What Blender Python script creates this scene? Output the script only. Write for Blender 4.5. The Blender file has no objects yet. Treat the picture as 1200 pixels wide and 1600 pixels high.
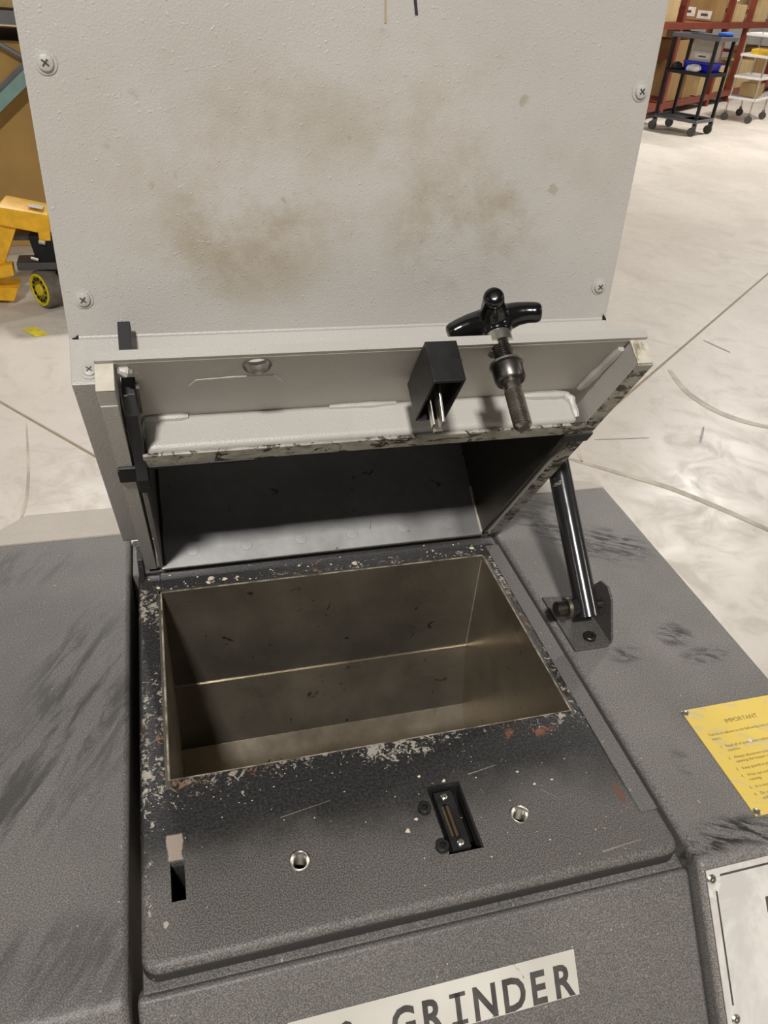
import bpy, bmesh, math, random
from mathutils import Matrix, Vector
random.seed(7)
K = 0.8            # overall scale
S = 0.6            # machine unit -> metre (before K)
SC = bpy.context.scene
COL = SC.collection
R = math.radians

# ------------------------------------------------------------------ camera
cam_d = bpy.data.cameras.new('camera'); cam = bpy.data.objects.new('camera', cam_d); COL.objects.link(cam)
F_PX = 1197.08
cam_d.sensor_fit = 'VERTICAL'; cam_d.sensor_height = 36.0
cam_d.lens = F_PX / 1600 * 36.0
cam_d.clip_start = 0.02; cam_d.clip_end = 200
CAMR = ((0.96527, -0.09447, 0.24585), (-0.25439, -0.57661, 0.77642), (0.06845, -0.81155, -0.58026))  # world axes in image frame
def _cam():
    X, Y, Z = [Vector(r) for r in CAMR]
    X.normalize(); Y = (Y - X * Y.dot(X)).normalized(); Z = X.cross(Y)
    m = Matrix.Identity(4)
    # camera right = image x ; camera up = -image y ; camera back = -forward
    for i, ax in enumerate((X, Y, Z)):
        m[i][0] = ax[0]; m[i][1] = -ax[1]; m[i][2] = -ax[2]
    m.translation = Vector((0, 0, 1.6 * K))
    return m
cam.matrix_world = _cam()
SC.camera = cam

# ------------------------------------------------------------------ world, lamps, exposure
w = bpy.data.worlds.new('hall_ambient'); SC.world = w; w.use_nodes = True
w.node_tree.nodes['Background'].inputs[0].default_value = (1.0, 0.95, 0.88, 1)
w.node_tree.nodes['Background'].inputs[1].default_value = 0.085
def lamp(name, loc, power, size=0.55, col=(1, .955, .905)):
    d = bpy.data.lights.new(name, 'AREA'); d.shape = 'SQUARE'; d.size = size * K; d.energy = power * K * K; d.color = col
    o = bpy.data.objects.new(name, d); COL.objects.link(o); o.location = [c * K for c in loc]
    o['kind'] = 'light'
    return o
lamp('high_bay_lamp', (-1.2, -3.4, 6.2), 640)
for x, y, p in ((8.5, -3.4, 170), (-9.5, -3.4, 120), (8.5, 9.0, 560), (-1.2, 9.0, 430), (-9, 9, 220), (14.5, 12.0, 320), (4.0, 15, 420), (14, 2, 240)):
    lamp('high_bay_lamp', (x, y, 6.2), p)
SC.view_settings.view_transform = 'Standard'; SC.view_settings.look = 'None'
SC.view_settings.exposure = 0.0; SC.view_settings.gamma = 1.0; SC.view_settings.use_curve_mapping = False

# ------------------------------------------------------------------ node helpers
class NT:
    def __init__(s, name):
        s.m = bpy.data.materials.new(name); s.m.use_nodes = True
        s.t = s.m.node_tree; s.b = s.t.nodes['Principled BSDF']
        s.co = s.t.nodes.new('ShaderNodeTexCoord').outputs['Object']
    def new(s, k): return s.t.nodes.new(k)
    def L(s, a, b):
        if isinstance(a, (int, float)): b.default_value = a
        elif isinstance(a, (tuple, list)):
            b.default_value = tuple(a) + ((1,) if len(a) == 3 and len(b.default_value) == 4 else ())
        else: s.t.links.new(a, b)
    def scale(s, v, loc=(0, 0, 0), rot=(0, 0, 0), vec=None):
        if any(rot):
            q = s.new('ShaderNodeMapping'); s.L(vec or s.co, q.inputs[0]); q.inputs['Rotation'].default_value = rot; vec = q.outputs[0]
        n = s.new('ShaderNodeMapping'); s.L(vec or s.co, n.inputs[0]); n.inputs['Location'].default_value = loc
        n.inputs['Rotation'].default_value = (0, 0, 0); n.inputs['Scale'].default_value = v; return n.outputs[0]
    def noise(s, sc, det=2, ro=.5, vec=None, dist=0):
        n = s.new('ShaderNodeTexNoise'); s.L(vec or s.co, n.inputs['Vector']); n.inputs['Scale'].default_value = sc
        n.inputs['Detail'].default_value = det; n.inputs['Roughness'].default_value = ro; n.inputs['Distortion'].default_value = dist
        return n.outputs[0]
    def M(s, op, a, b=0.0, c=None, clamp=False):
        n = s.new('ShaderNodeMath'); n.operation = op; n.use_clamp = clamp; s.L(a, n.inputs[0]); s.L(b, n.inputs[1])
        if c is not None: s.L(c, n.inputs[2])
        return n.outputs[0]
    def mr(s, v, a, b, c=0.0, d=1.0):
        n = s.new('ShaderNodeMapRange'); n.interpolation_type = 'SMOOTHSTEP'
        s.L(v, n.inputs[0]); s.L(a, n.inputs[1]); s.L(b, n.inputs[2]); s.L(c, n.inputs[3]); s.L(d, n.inputs[4]); return n.outputs[0]
    def mix(s, f, a, b):
        n = s.new('ShaderNodeMix'); n.data_type = 'RGBA'; s.L(f, n.inputs[0]); s.L(a, n.inputs[6]); s.L(b, n.inputs[7]); return n.outputs[2]
    def xyz(s, vec=None):
        n = s.new('ShaderNodeSeparateXYZ'); s.L(vec or s.co, n.inputs[0]); return n.outputs
    def bump(s, h, dist=.0006, st=1.0):
        n = s.new('ShaderNodeBump'); s.L(h, n.inputs['Height']); n.inputs['Distance'].default_value = dist; n.inputs['Strength'].default_value = st
        s.L(n.outputs[0], s.b.inputs['Normal'])
    def out(s, col, rough=.5, metal=0.0, spec=.5):
        s.L(col, s.b.inputs['Base Color']); s.L(rough, s.b.inputs['Roughness']); s.L(metal, s.b.inputs['Metallic'])
        s.L(spec, s.b.inputs['Specular IOR Level']); return s.m
    def blob(s, c, r):     # 1 inside ellipse at c with radii r (object metres), soft edge
        v = s.scale(tuple(1 / q for q in r), tuple(-a / q for a, q in zip(c, r)))
        n = s.new('ShaderNodeVectorMath'); n.operation = 'LENGTH'; s.L(v, n.inputs[0]); return s.mr(n.outputs['Value'], 1.0, .25)
    def rectd(s, cx, cy, hx, hy):   # distance outside a rectangle in object xy
        o = s.xyz(); dx = s.M('SUBTRACT', s.M('ABSOLUTE', s.M('SUBTRACT', o[0], cx)), hx); dy = s.M('SUBTRACT', s.M('ABSOLUTE', s.M('SUBTRACT', o[1], cy)), hy)
        return s.M('MAXIMUM', dx, dy)

def simple(name, col, rough=.5, metal=0.0, var=.12, sc=30, bump=0, bsc=300, spec=.5):
    n = NT(name); v = n.noise(sc, 4, .6)
    c = n.mix(n.mr(v, .3, .7), tuple(x * (1 - var) for x in col), tuple(min(1, x * (1 + var)) for x in col))
    if bump: n.bump(n.noise(bsc, 3), bump)
    return n.out(c, rough, metal, spec)

MC = (0.266, 0.90)     # machine centre (machine units)
def hl(x, y, z=0): return ((x - MC[0]) * S * K, (y - MC[1]) * S * K, (1 + z * S) * K)

def mat_powder(stained):
    n = NT('light_grey_powder_coat' + ('_stained' if stained else ''))
    f = n.noise(820, 2, .5); spk = n.mr(n.noise(430, 1, .4), .66, .78)
    lo = n.noise(5, 4, .6)
    col = n.mix(n.mr(lo, .3, .7), (.385, .370, .345), (.425, .409, .382))
    if stained:
        m1 = n.blob((0.10 * S * K, -.695 * S * K, .215 * S * K), (.085, .06, .09))
        m2 = n.blob((0.405 * S * K, -.705 * S * K, .225 * S * K), (.085, .06, .09))
        m3 = n.blob((0.25 * S * K, -.77 * S * K, .27 * S * K), (.24, .08, .12))
        m = n.M('MAXIMUM', n.M('MAXIMUM', m1, m2), n.M('MULTIPLY', m3, .55))
        m = n.M('MULTIPLY', m, n.mr(n.noise(18, 6, .68, dist=.1), .36, .66))
        col = n.mix(n.M('MULTIPLY', m, .75), col, (.27, .225, .15))
        sp = n.mr(n.noise(55, 2, .5), .68, .76); col = n.mix(n.M('MULTIPLY', n.M('MULTIPLY', sp, .7), m3), col, (.22, .16, .08))
    n.bump(n.M('ADD', f, n.M('MULTIPLY', spk, .7)), .0005, .55)
    return n.out(col, .42, 0, .5)
M_POW = mat_powder(False); M_POWS = mat_powder(True)

def mat_edge():     # worn painted steel edges with grime
    n = NT('worn_painted_steel')
    a = n.noise(28, 6, .7, dist=.5); b = n.noise(90, 4, .6)
    col = n.mix(n.mr(b, .35, .7), (.46, .425, .35), (.56, .525, .44))
    col = n.mix(n.M('MULTIPLY', n.mr(a, .60, .68), .8), col, (.17, .13, .07))
    n.bump(b, .001, .6); return n.out(col, .5, 0.0)
M_EDGE = mat_edge()
def mat_edge2():
    n = NT('grimy_contact_face')
    a = n.noise(60, 6, .75, dist=.6, vec=n.scale((1, 1.8, 1))); b = n.noise(80, 4, .6); g = n.noise(9, 3, .6)
    col = n.mix(n.mr(b, .3, .7), (.24, .23, .195), (.36, .345, .295))
    col = n.mix(n.mr(n.M('ADD', a, n.M('MULTIPLY', g, .35)), .70, .75), col, (.035, .028, .018))
    n.bump(b, .001, .6); return n.out(col, .5, 0.0)
M_GRIME = mat_edge2()

def mat_dark(name, base, scuff=0):
    n = NT(name)
    sp = n.noise(1150, 1, .6); md = n.noise(7, 5, .6)
    k = n.M('MULTIPLY_ADD', n.mr(sp, .38, .68), .8, .62)
    c0 = n.mix(n.mr(md, .3, .7), tuple(x * .86 for x in base), tuple(x * 1.12 for x in base))
    vm = n.new('ShaderNodeVectorMath'); vm.operation = 'SCALE'; n.L(c0, vm.inputs[0]); n.L(k, vm.inputs['Scale']); col = vm.outputs[0]
    tiny = n.mr(n.noise(300, 1), .74, .80); col = n.mix(n.M('MULTIPLY', tiny, .5), col, (.5, .47, .42))
    if scuff == 1:   # dark rubbed streaks on the left cover
        m = n.blob(hl(-.19, .93), (.065, .13, .2)); m2 = n.blob(hl(-.31, .76), (.10, .07, .2)); m3 = n.blob(hl(-.33, 1.27), (.08, .04, .2))
        m4 = n.blob(hl(-.2, .5), (.12, .04, .2))
        st = n.noise(26, 5, .7, vec=n.scale((2.6, .45, 1), rot=(0, 0, R(28))), dist=.5)
        mm = n.M('MAXIMUM', n.M('MAXIMUM', m, m2), n.M('MULTIPLY', n.M('MAXIMUM', m3, m4), .6))
        col = n.mix(n.M('MULTIPLY', n.mr(st, .44, .6), n.M('MULTIPLY', mm, .75)), col, (.022, .021, .02))
    if scuff == 2:
        mm = None
        for (x, y, rx, ry, a, f) in ((.80, 1.19, .028, .085, 40, .9), (.90, 1.14, .03, .045, 50, .95), (.87, .86, .022, .02, 10, .9), (.75, .83, .02, .012, 0, .8), (.90, .80, .03, .012, 0, .8),
                                   (.755, .47, .05, .014, -10, 1), (.69, .462, .045, .008, 0, 1), (.82, .47, .03, .02, 0, 1), (.72, .60, .010, .016, 0, .5), (.77, 1.30, .06, .02, 0, .6)):
            c = hl(x, y); q = n.new('ShaderNodeMapping'); q.vector_type = 'TEXTURE'; n.L(n.co, q.inputs[0]); q.inputs['Location'].default_value = c
            q.inputs['Rotation'].default_value = (0, 0, R(a)); q.inputs['Scale'].default_value = (rx, ry, .1)
            ln = n.new('ShaderNodeVectorMath'); ln.operation = 'LENGTH'; n.L(q.outputs[0], ln.inputs[0]); b = n.M('MULTIPLY', n.mr(ln.outputs['Value'], 1.1, .35), f)
            mm = b if mm is None else n.M('MAXIMUM', mm, b)
        st = n.noise(70, 6, .72, vec=n.scale((2.4, .5, 1), rot=(0, 0, R(-60))), dist=.5)
        col = n.mix(n.M('MULTIPLY', n.mr(st, .44, .58), mm), col, (.018, .017, .016))
    n.bump(n.noise(900, 2, .55), .0005, .5)
    return n.out(col, .5, 0, .45)
M_DL = mat_dark('dark_grey_texture_left', (.128, .121, .113), 1)
M_DR = mat_dark('dark_grey_texture_right', (.165, .156, .146), 2)
M_DP = mat_dark('dark_grey_texture', (.125, .118, .111))

MZ = 0.0
def mat_chamber():
    n = NT('worn_black_chamber_plate')
    sp = n.noise(1100, 1, .6); md = n.noise(9, 5, .65)
    grey = n.mix(n.mr(sp, .38, .66), (.060, .056, .052), (.16, .15, .138))
    blk = n.mix(n.mr(n.noise(500, 2), .35, .7), (.018, .018, .019), (.04, .039, .038))
    o = n.xyz(); hx, hy = hl(0, .60)[0], hl(0, .60)[1]
    c = hl(.2625, .94)
    d = n.rectd(c[0], c[1], .3275 * S * K, .21 * S * K)     # distance from the mouth
    dw = n.M('ADD', d, n.M('MULTIPLY', n.M('SUBTRACT', md, .5), .12))
    col = n.mix(n.mr(dw, .035, .095), blk, grey)
    ez = n.mr(n.M('ADD', o[2], n.M('MULTIPLY', n.M('SUBTRACT', md, .5), .006)), hl(0, 0, -.006)[2] - MZ, hl(0, 0, -.0125)[2] - MZ); col = n.mix(n.M('MULTIPLY', ez, .8), col, (.012, .012, .012))   # shade on the plate's edge faces, painted in as near-black
    # bare chips: dense at the lip, thinning outwards
    ch = n.noise(190, 7, .72, dist=1.0); big = n.noise(16, 3, .6)
    thr = n.M('ADD', n.mr(d, 0.0, .040, .53, .74), n.M('MULTIPLY', n.M('SUBTRACT', .55, big), .42))
    chip = n.mr(n.M('SUBTRACT', ch, thr), 0.0, .012)
    # chips along the left edge of the plate
    lx = hl(-.098, 0)[0]; dl = n.M('ABSOLUTE', n.M('SUBTRACT', o[0], lx))
    thr2 = n.M('ADD', n.mr(dl, 0.0, .013, .56, .9), n.M('MULTIPLY', n.M('SUBTRACT', .5, big), .30))
    chip2 = n.mr(n.M('SUBTRACT', n.noise(170, 6, .7, dist=.8), thr2), 0.0, .012)
    chip = n.M('MAXIMUM', chip, chip2)
    sc = n.mr(n.noise(95, 2, .5), .73, .76); chip = n.M('MAXIMUM', chip, sc)
    cc = n.mix(n.mr(n.noise(14, 3), .52, .62), (.42, .39, .33), (.22, .12, .06))
    col = n.mix(n.M('MULTIPLY', chip, .75), col, cc)
    rs = n.blob(hl(.592, .570), (.0045, .014, .3)); rs = n.mr(n.M('ADD', rs, n.M('MULTIPLY', n.noise(60, 4), .5)), .62, .72)
    col = n.mix(n.M('MULTIPLY', rs, .8), col, (.13, .06, .04))
    r2 = n.blob(hl(.50, .705), (.03, .009, .3)); col = n.mix(n.M('MULTIPLY', n.mr(n.noise(70, 5, .7), .52, .58), r2), col, (.20, .08, .04))
    # bare metal patch beside the latch slot
    bp = n.rectd(hl(-.062, 0)[0], hl(0, .622)[1], .0042, .0085); col = n.mix(n.mr(n.M('ADD', bp, n.M('MULTIPLY', n.noise(120, 3), .004)), .0032, .002), col, (.30, .25, .21))
    n.bump(n.noise(760, 2, .55), .0006, .6)
    return n.out(col, n.mr(dw, .03, .09, .33, .5), 0, .45)
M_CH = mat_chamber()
M_BRK = mat_dark('dark_bracket_paint', (.075, .071, .067))

def mat_steel(name, col, rough, streak=(1, 1, 6), specks=True, metal=1.0):
    n = NT(name)
    a = n.noise(9, 5, .65, vec=n.scale(streak)); b = n.noise(160, 3, .6, vec=n.scale(streak))
    c = n.mix(n.mr(a, .3, .72), tuple(x * .72 for x in col), col)
    c = n.mix(n.M('MULTIPLY', n.mr(b, .3, .7), .2), c, tuple(x * .6 for x in col))
    if specks:
        s1 = n.mr(n.noise(48, 3, .55, dist=1.2), .665, .72); c = n.mix(n.M('MULTIPLY', s1, .7), c, (.02, .018, .014))
    n.bump(n.noise(22, 2, .5), .0012, .35)
    return n.out(c, n.mr(a, .3, .7, rough, rough + .12), metal)
M_SS = mat_steel('stained_stainless', (.52, .465, .375), .25, (1, 1, 1), metal=.90)
M_SSB = mat_steel('dull_stainless_back_plate', (.39, .39, .39), .38, (1, 1, 1), metal=.5)
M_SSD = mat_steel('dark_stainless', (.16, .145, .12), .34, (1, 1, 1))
M_STEEL = simple('bare_machined_steel', (.33, .31, .28), .32, 1.0, .3, 60)
M_ZINC = simple('zinc_plated_steel', (.62, .60, .54), .3, 1.0, .12, 80)
M_DSTEEL = simple('oiled_dark_steel', (.12, .11, .10), .35, 1.0, .3, 80)
M_BLKG = simple('gloss_black_plastic', (.004, .004, .0045), .16, 0, .2, 20, spec=.5)
M_BLKS = simple('satin_black_plastic', (.014, .014, .014), .38, 0, .3, 40, .0004, 200, spec=.4)
M_BLKP = mat_dark('satin_black_paint', (.016, .016, .0165))
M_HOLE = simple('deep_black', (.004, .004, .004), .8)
def mat_tube():
    n = NT('scratched_black_tube')
    s1 = n.noise(30, 5, .7, vec=n.scale((2, 2, .35), rot=(R(-48), 0, 0)))
    c = n.mix(n.mr(s1, .62, .68), (.014, .014, .015), (.17, .155, .13)); n.bump(n.noise(40, 2), .0006, .4)
    return n.out(c, .2, 0, .6)
M_TUBE = mat_tube()
M_REARD = simple('grey_throat_paint', (.20, .19, .17), .5, 0, .08, 12, .0006, 380)
M_SCRATCH = simple('pale_scratch', (.22, .20, .17), .5)
M_TRIM = simple('worn_mouth_edge', (.24, .215, .175), .45, 0, .75, 70)
M_REAR = simple('light_grey_frame_paint', (.40, .365, .32), .6, 0, .05, 12, .0006, 380)

def mat_hasp():
    n = NT('chipped_black_hasp')
    c = n.mix(n.mr(n.noise(34, 4, .6, dist=.8), .62, .66), (.016, .016, .018), (.62, .59, .5)); return n.out(c, .5)
M_HASP = mat_hasp()

def mat_yplate():
    n = NT('yellow_printed_plate')
    a = n.noise(34, 6, .7, dist=1.5, vec=n.scale((1, 2, 1), rot=(0, 0, R(25)))); b = n.noise(15, 3)
    c = n.mix(n.mr(n.noise(18, 2), .52, .64), (.70, .52, .11), (.86, .70, .03))
    c = n.mix(n.M('MULTIPLY', n.mr(a, .54, .64), .7), c, (.50, .44, .28)); n.bump(a, .0004, .5); return n.out(c, .4)
M_YEL = mat_yplate()
def mat_nplate():
    n = NT('brushed_aluminium_plate')
    a = n.noise(12, 5, .7, dist=1.0); b = n.noise(60, 4, .7, vec=n.scale((1, .2, 1), rot=(0, 0, R(-20))))
    c = n.mix(n.mr(a, .4, .62), (.52, .50, .47), (.66, .64, .60)); c = n.mix(n.M('MULTIPLY', n.mr(b, .60, .66), .6), c, (.72, .70, .66))
    return n.out(c, .42, .1)
M_ALU = mat_nplate()
def mat_label():
    n = NT('scuffed_white_label')
    a = n.noise(24, 6, .7, dist=1.5); c = n.mix(n.mr(n.noise(10, 4), .35, .65), (.46, .445, .395), (.56, .545, .49))
    c = n.mix(n.mr(a, .665, .68), c, (.16, .15, .13)); return n.out(c, .45)
M_LAB = mat_label()
M_INK = simple('dark_label_ink', (.055, .05, .047), .5, 0, .3, 80)
M_INK2 = simple('faded_print_ink', (.20, .15, .05), .5, 0, .2, 200)
M_MARK = simple('black_marker_ink', (.03, .02, .03), .5)
M_CHIP = simple('pale_plastic_crumb', (.62, .55, .42), .5, 0, .15, 90)

def mat_floor():
    n = NT('polished_concrete')
    a = n.noise(.9, 6, .65, dist=.4); b = n.noise(7, 7, .7, dist=.8); g = n.noise(60, 3, .6)
    c = n.mix(n.mr(a, .35, .65), (.52, .475, .415), (.62, .575, .51))
    c = n.mix(n.M('MULTIPLY', n.mr(b, .48, .68), .45), c, (.40, .355, .29))
    c = n.mix(n.M('MULTIPLY', n.mr(g, .55, .75), .15), c, (.75, .7, .62))
    # crossing tyre scuffs: thin warped lines at several angles
    for i, (ang, sc, w_) in enumerate(((20, .9, .016), (75, .7, .012), (-40, 1.1, .012), (125, .8, .014))):
        v = n.scale((sc, sc, sc), (i * 1.7, i * .9, 0), (0, 0, R(ang)))
        wv = n.new('ShaderNodeTexNoise'); n.L(v, wv.inputs['Vector']); wv.inputs['Scale'].default_value = 1.3; wv.inputs['Detail'].default_value = 1.0
        line = n.mr(n.M('ABSOLUTE', n.M('SUBTRACT', wv.outputs[0], .5)), w_ * .5, 0.0)
        gate = n.mr(n.noise(2.2, 2, .5, vec=v), .5, .62)
        c = n.mix(n.M('MULTIPLY', n.M('MULTIPLY', line, gate), .13), c, (.24, .21, .17))
    st = n.mr(n.noise(5, 6, .7, vec=n.scale((3.2, .5, 1), rot=(0, 0, R(30)))), .64, .72); c = n.mix(n.M('MULTIPLY', st, .25), c, (.25, .23, .2))
    n.bump(g, .0008, .2)
    return n.out(c, n.mr(b, .3, .7, .32, .5), 0, .4)
M_FLOOR = mat_floor()
M_TYRE = simple('tyre_rubber_mark', (.44, .39, .32), .6, 0, .25, 9)
M_PEN = simple('dark_scuff', (.33, .30, .30), .6, 0, .25, 9)
M_JOINT = simple('joint_sealant', (.30, .23, .15), .8)
M_WALL = simple('pale_wall_paint', (.42, .40, .36), .8, 0, .05, 2)
M_TAPE = simple('yellow_floor_tape', (.80, .66, .05), .55, 0, .2, 30)
M_YJ = simple('yellow_jack_paint', (.80, .43, .015), .4, 0, .14, 20)
M_YW = simple('yellow_wheel_hub', (.66, .55, .02), .5, 0, .15, 60)
M_TYREB = simple('brown_wheel_tread', (.125, .105, .085), .7, 0, .2, 20)
M_BLK = simple('black_painted_steel', (.009, .009, .010), .55, 0, .3, 20, spec=.25)
M_GREYB = simple('grey_beam_paint', (.16, .165, .17), .5, 0, .1, 10)
M_TEAL = simple('teal_rack_paint', (.20, .34, .32), .5, 0, .1, 10)
M_CARD = simple('cardboard', (.43, .265, .085), .85, 0, .08, 6)
M_CARDL = simple('pale_cardboard', (.38, .27, .125), .85, 0, .08, 6)
M_CARDD = simple('brown_cardboard', (.23, .135, .045), .85, 0, .08, 6)
M_RED = simple('red_rack_paint', (.155, .026, .010), .5, 0, .2, 8)
M_PAPER = simple('shipping_paper', (.60, .55, .47), .6)
M_GREYC = simple('grey_carton', (.42, .38, .32), .7, 0, .05)
M_BLUE = simple('blue_plastic', (.012, .012, .48), .4)
M_BLUEL = simple('light_blue_plastic', (.05, .16, .62), .4)
M_CHROME = simple('white_chrome', (.85, .83, .82), .35, .3, .05)
M_YBAG = simple('yellow_bag', (.75, .48, .02), .5, 0, .3, 9)
M_WRAP = simple('clear_wrap', (.62, .62, .62), .25, 0, .3, 14)
M_RUB = simple('dark_rubber', (.06, .058, .05), .6)

# ------------------------------------------------------------------ mesh helpers
class MB:
    def __init__(s): s.v = []; s.f = []
    def add(s, vs, fs):
        o = len(s.v); s.v += [tuple(p) for p in vs]; s.f += [tuple(i + o for i in f) for f in fs]; return s
    def box(s, x0, x1, y0, y1, z0, z1):
        return s.add([(x, y, z) for z in (z0, z1) for y in (y0, y1) for x in (x0, x1)],
                     [(0, 2, 3, 1), (4, 5, 7, 6), (0, 1, 5, 4), (2, 6, 7, 3), (0, 4, 6, 2), (1, 3, 7, 5)])
    def hexa(s, a, b):   # a,b: four points each
        return s.add(list(a) + list(b), [(3, 2, 1, 0), (4, 5, 6, 7), (0, 1, 5, 4), (1, 2, 6, 5), (2, 3, 7, 6), (3, 0, 4, 7)])
    def prism(s, poly, fn, a, b):   # poly of 2d points, fn(u,v,w)
        n = len(poly); return s.add([fn(u, v, a) for u, v in poly] + [fn(u, v, b) for u, v in poly],
                     [tuple(range(n))[::-1], tuple(range(n, 2 * n))] + [(i, (i + 1) % n, n + (i + 1) % n, n + i) for i in range(n)])
    def rings(s, rs, close=True, caps=True):
        n = len(rs[0]); o = []
        for r in rs: o += r
        f = []
        for k in range(len(rs) - 1):
            for i in range(n if close else n - 1): f.append((k * n + i, k * n + (i + 1) % n, (k + 1) * n + (i + 1) % n, (k + 1) * n + i))
        if caps: f.append(tuple(range(n))[::-1]); f.append(tuple((len(rs) - 1) * n + i for i in range(n)))
        return s.add(o, f)
    def lathe(s, prof, c, ax, n=24, caps=True):   # prof [(h, r)] along ax from c
        ax = Vector(ax).normalized(); t = Vector((1, 0, 0)) if abs(ax.x) < .9 else Vector((0, 1, 0))
        u = ax.cross(t).normalized(); v = ax.cross(u); c = Vector(c)
        return s.rings([[tuple(c + ax * h + (u * math.cos(2 * math.pi * i / n) + v * math.sin(2 * math.pi * i / n)) * r) for i in range(n)] for h, r in prof], True, caps)
    def tube(s, p0, p1, r, n=16, r1=None):
        p0 = Vector(p0); p1 = Vector(p1); d = p1 - p0; return s.lathe([(0, r), (d.length, r1 if r1 is not None else r)], p0, d, n)
    def path(s, pts, r, n=8):
        pts = [Vector(p) for p in pts]; rs = []
        for i, p in enumerate(pts):
            d = (pts[min(i + 1, len(pts) - 1)] - pts[max(i - 1, 0)]).normalized(); t = Vector((0, 0, 1)) if abs(d.z) < .9 else Vector((1, 0, 0))
            u = d.cross(t).normalized(); v = d.cross(u); rr = r[i] if isinstance(r, (list, tuple)) else r
            rs.append([tuple(p + (u * math.cos(2 * math.pi * k / n) + v * math.sin(2 * math.pi * k / n)) * rr) for k in range(n)])
        return s.rings(rs)
def plate2d(x0, x1, y0, y1, z0, z1, rects=(), circ=()):
    xs = {x0, x1}; ys = {y0, y1}
    for a in rects: xs |= {a[0], a[1]}; ys |= {a[2], a[3]}
    for c in circ: q = c[2] * 1.5; xs |= {c[0] - q, c[0] + q}; ys |= {c[1] - q, c[1] + q}
    xs = sorted(xs); ys = sorted(ys); bm = bmesh.new(); V = {}
    def vt(x, y):
        k = (round(x, 6), round(y, 6))
        if k not in V: V[k] = bm.verts.new((x, y, z1))
        return V[k]
    for i in range(len(xs) - 1):
        for j in range(len(ys) - 1):
            mx = (xs[i] + xs[i + 1]) / 2; my = (ys[j] + ys[j + 1]) / 2
            if any(a[0] < mx < a[1] and a[2] < my < a[3] for a in rects): continue
            if any(abs(mx - c[0]) < c[2] * 1.5 and abs(my - c[1]) < c[2] * 1.5 for c in circ): continue
            bm.faces.new([vt(xs[i], ys[j]), vt(xs[i + 1], ys[j]), vt(xs[i + 1], ys[j + 1]), vt(xs[i], ys[j + 1])])
    for cx, cy, r in circ:
        n = 24; q = r * 1.5; A = []; B = []
        for k in range(n):
            a = 2 * math.pi * k / n; ca, sa = math.cos(a), math.sin(a); m = max(abs(ca), abs(sa))
            A.append(vt(cx + ca * r, cy + sa * r)); B.append(vt(cx + ca / m * q, cy + sa / m * q))
        for k in range(n): bm.faces.new([A[k], B[k], B[(k + 1) % n], A[(k + 1) % n]])
    ext = bmesh.ops.extrude_face_region(bm, geom=list(bm.faces), use_keep_orig=True)
    for g in ext['geom']:
        if isinstance(g, bmesh.types.BMVert): g.co.z = z0
    bmesh.ops.recalc_face_normals(bm, faces=bm.faces)
    mb = MB(); bm.verts.index_update(); mb.add([tuple(v.co) for v in bm.verts], [tuple(v.index for v in f.verts) for f in bm.faces]); bm.free()
    return mb

def fr_h(p): return ((p[0] - MC[0]) * S * K, (p[1] - MC[1]) * S * K, (1 + p[2] * S) * K)
def fr_hop(p): return (p[0] * S * K, -p[1] * S * K, p[2] * S * K)      # (x, s, t) of the hopper
def fr_m(p): return (p[0] * K, p[1] * K, p[2] * K)
def fr_u(p): return (p[0] * S * K, p[1] * S * K, p[2] * S * K)
def obj(name, mb, mat, parent=None, fr=fr_m, bevel=0, sharp=35, seg=2, origin=None):
    bm = bmesh.new(); vs = [bm.verts.new(fr(p)) for p in mb.v]
    for f in mb.f:
        try: bm.faces.new([vs[i] for i in f])
        except ValueError: pass
    if origin is not None:
        ov = Vector(fr(origin))
        for v in bm.verts: v.co -= ov
    bmesh.ops.recalc_face_normals(bm, faces=bm.faces)
    if bevel:
        bmesh.ops.remove_doubles(bm, verts=bm.verts, dist=1e-6)
        es = [e for e in bm.edges if len(e.link_faces) == 2 and e.calc_face_angle(0) > R(30)]
        bmesh.ops.bevel(bm, geom=es, offset=bevel * K, segments=seg, profile=.5, affect='EDGES', clamp_overlap=True)
    me = bpy.data.meshes.new(name); bm.to_mesh(me); bm.free()
    for p in me.polygons: p.use_smooth = True
    me.set_sharp_from_angle(angle=R(sharp))
    me.materials.append(mat)
    o = bpy.data.objects.new(name, me); COL.objects.link(o)
    if bevel: wn_ = o.modifiers.new('weighted', 'WEIGHTED_NORMAL'); wn_.keep_sharp = True; wn_.weight = 80
    if parent: o.parent = parent
    if origin is not None: o.location = ov
    return o
def thing(name, label, cat, loc=(0, 0, 0), rot=(0, 0, 0), group=None):
    o = bpy.data.objects.new(name, None); COL.objects.link(o); o.empty_display_size = .05
    o.location = [c * K for c in loc]; o.rotation_euler = rot; o['label'] = label; o['category'] = cat
    if group: o['group'] = group
    return o
def tag(o, label, cat, group=None):
    o['label'] = label; o['category'] = cat
    if group: o['group'] = group
    return o
def struct(o): o['kind'] = 'structure'; return o
def dup(o, loc=None, parent=None, rot=None):
    c = o.copy(); COL.objects.link(c)
    if parent is not None: c.parent = parent
    if loc is not None: c.location = loc
    if rot is not None: c.rotation_euler = rot
    for ch in [q for q in bpy.data.objects if q.parent == o]: dup(ch, parent=c)
    return c
def text_mb(mb, body, size, fn, align='LEFT', bold=0):
    cu = bpy.data.curves.new('t', 'FONT'); cu.body = body; cu.size = size; cu.align_x = align; cu.resolution_u = 3; cu.offset = bold
    to = bpy.data.objects.new('t', cu); COL.objects.link(to); bpy.context.view_layer.update()
    me = bpy.data.meshes.new_from_object(to.evaluated_get(bpy.context.evaluated_depsgraph_get()))
    mb.add([fn(v.co.x, v.co.y) for v in me.vertices], [tuple(p.vertices) for p in me.polygons])
    bpy.data.objects.remove(to); bpy.data.curves.remove(cu); bpy.data.meshes.remove(me); return mb

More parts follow.
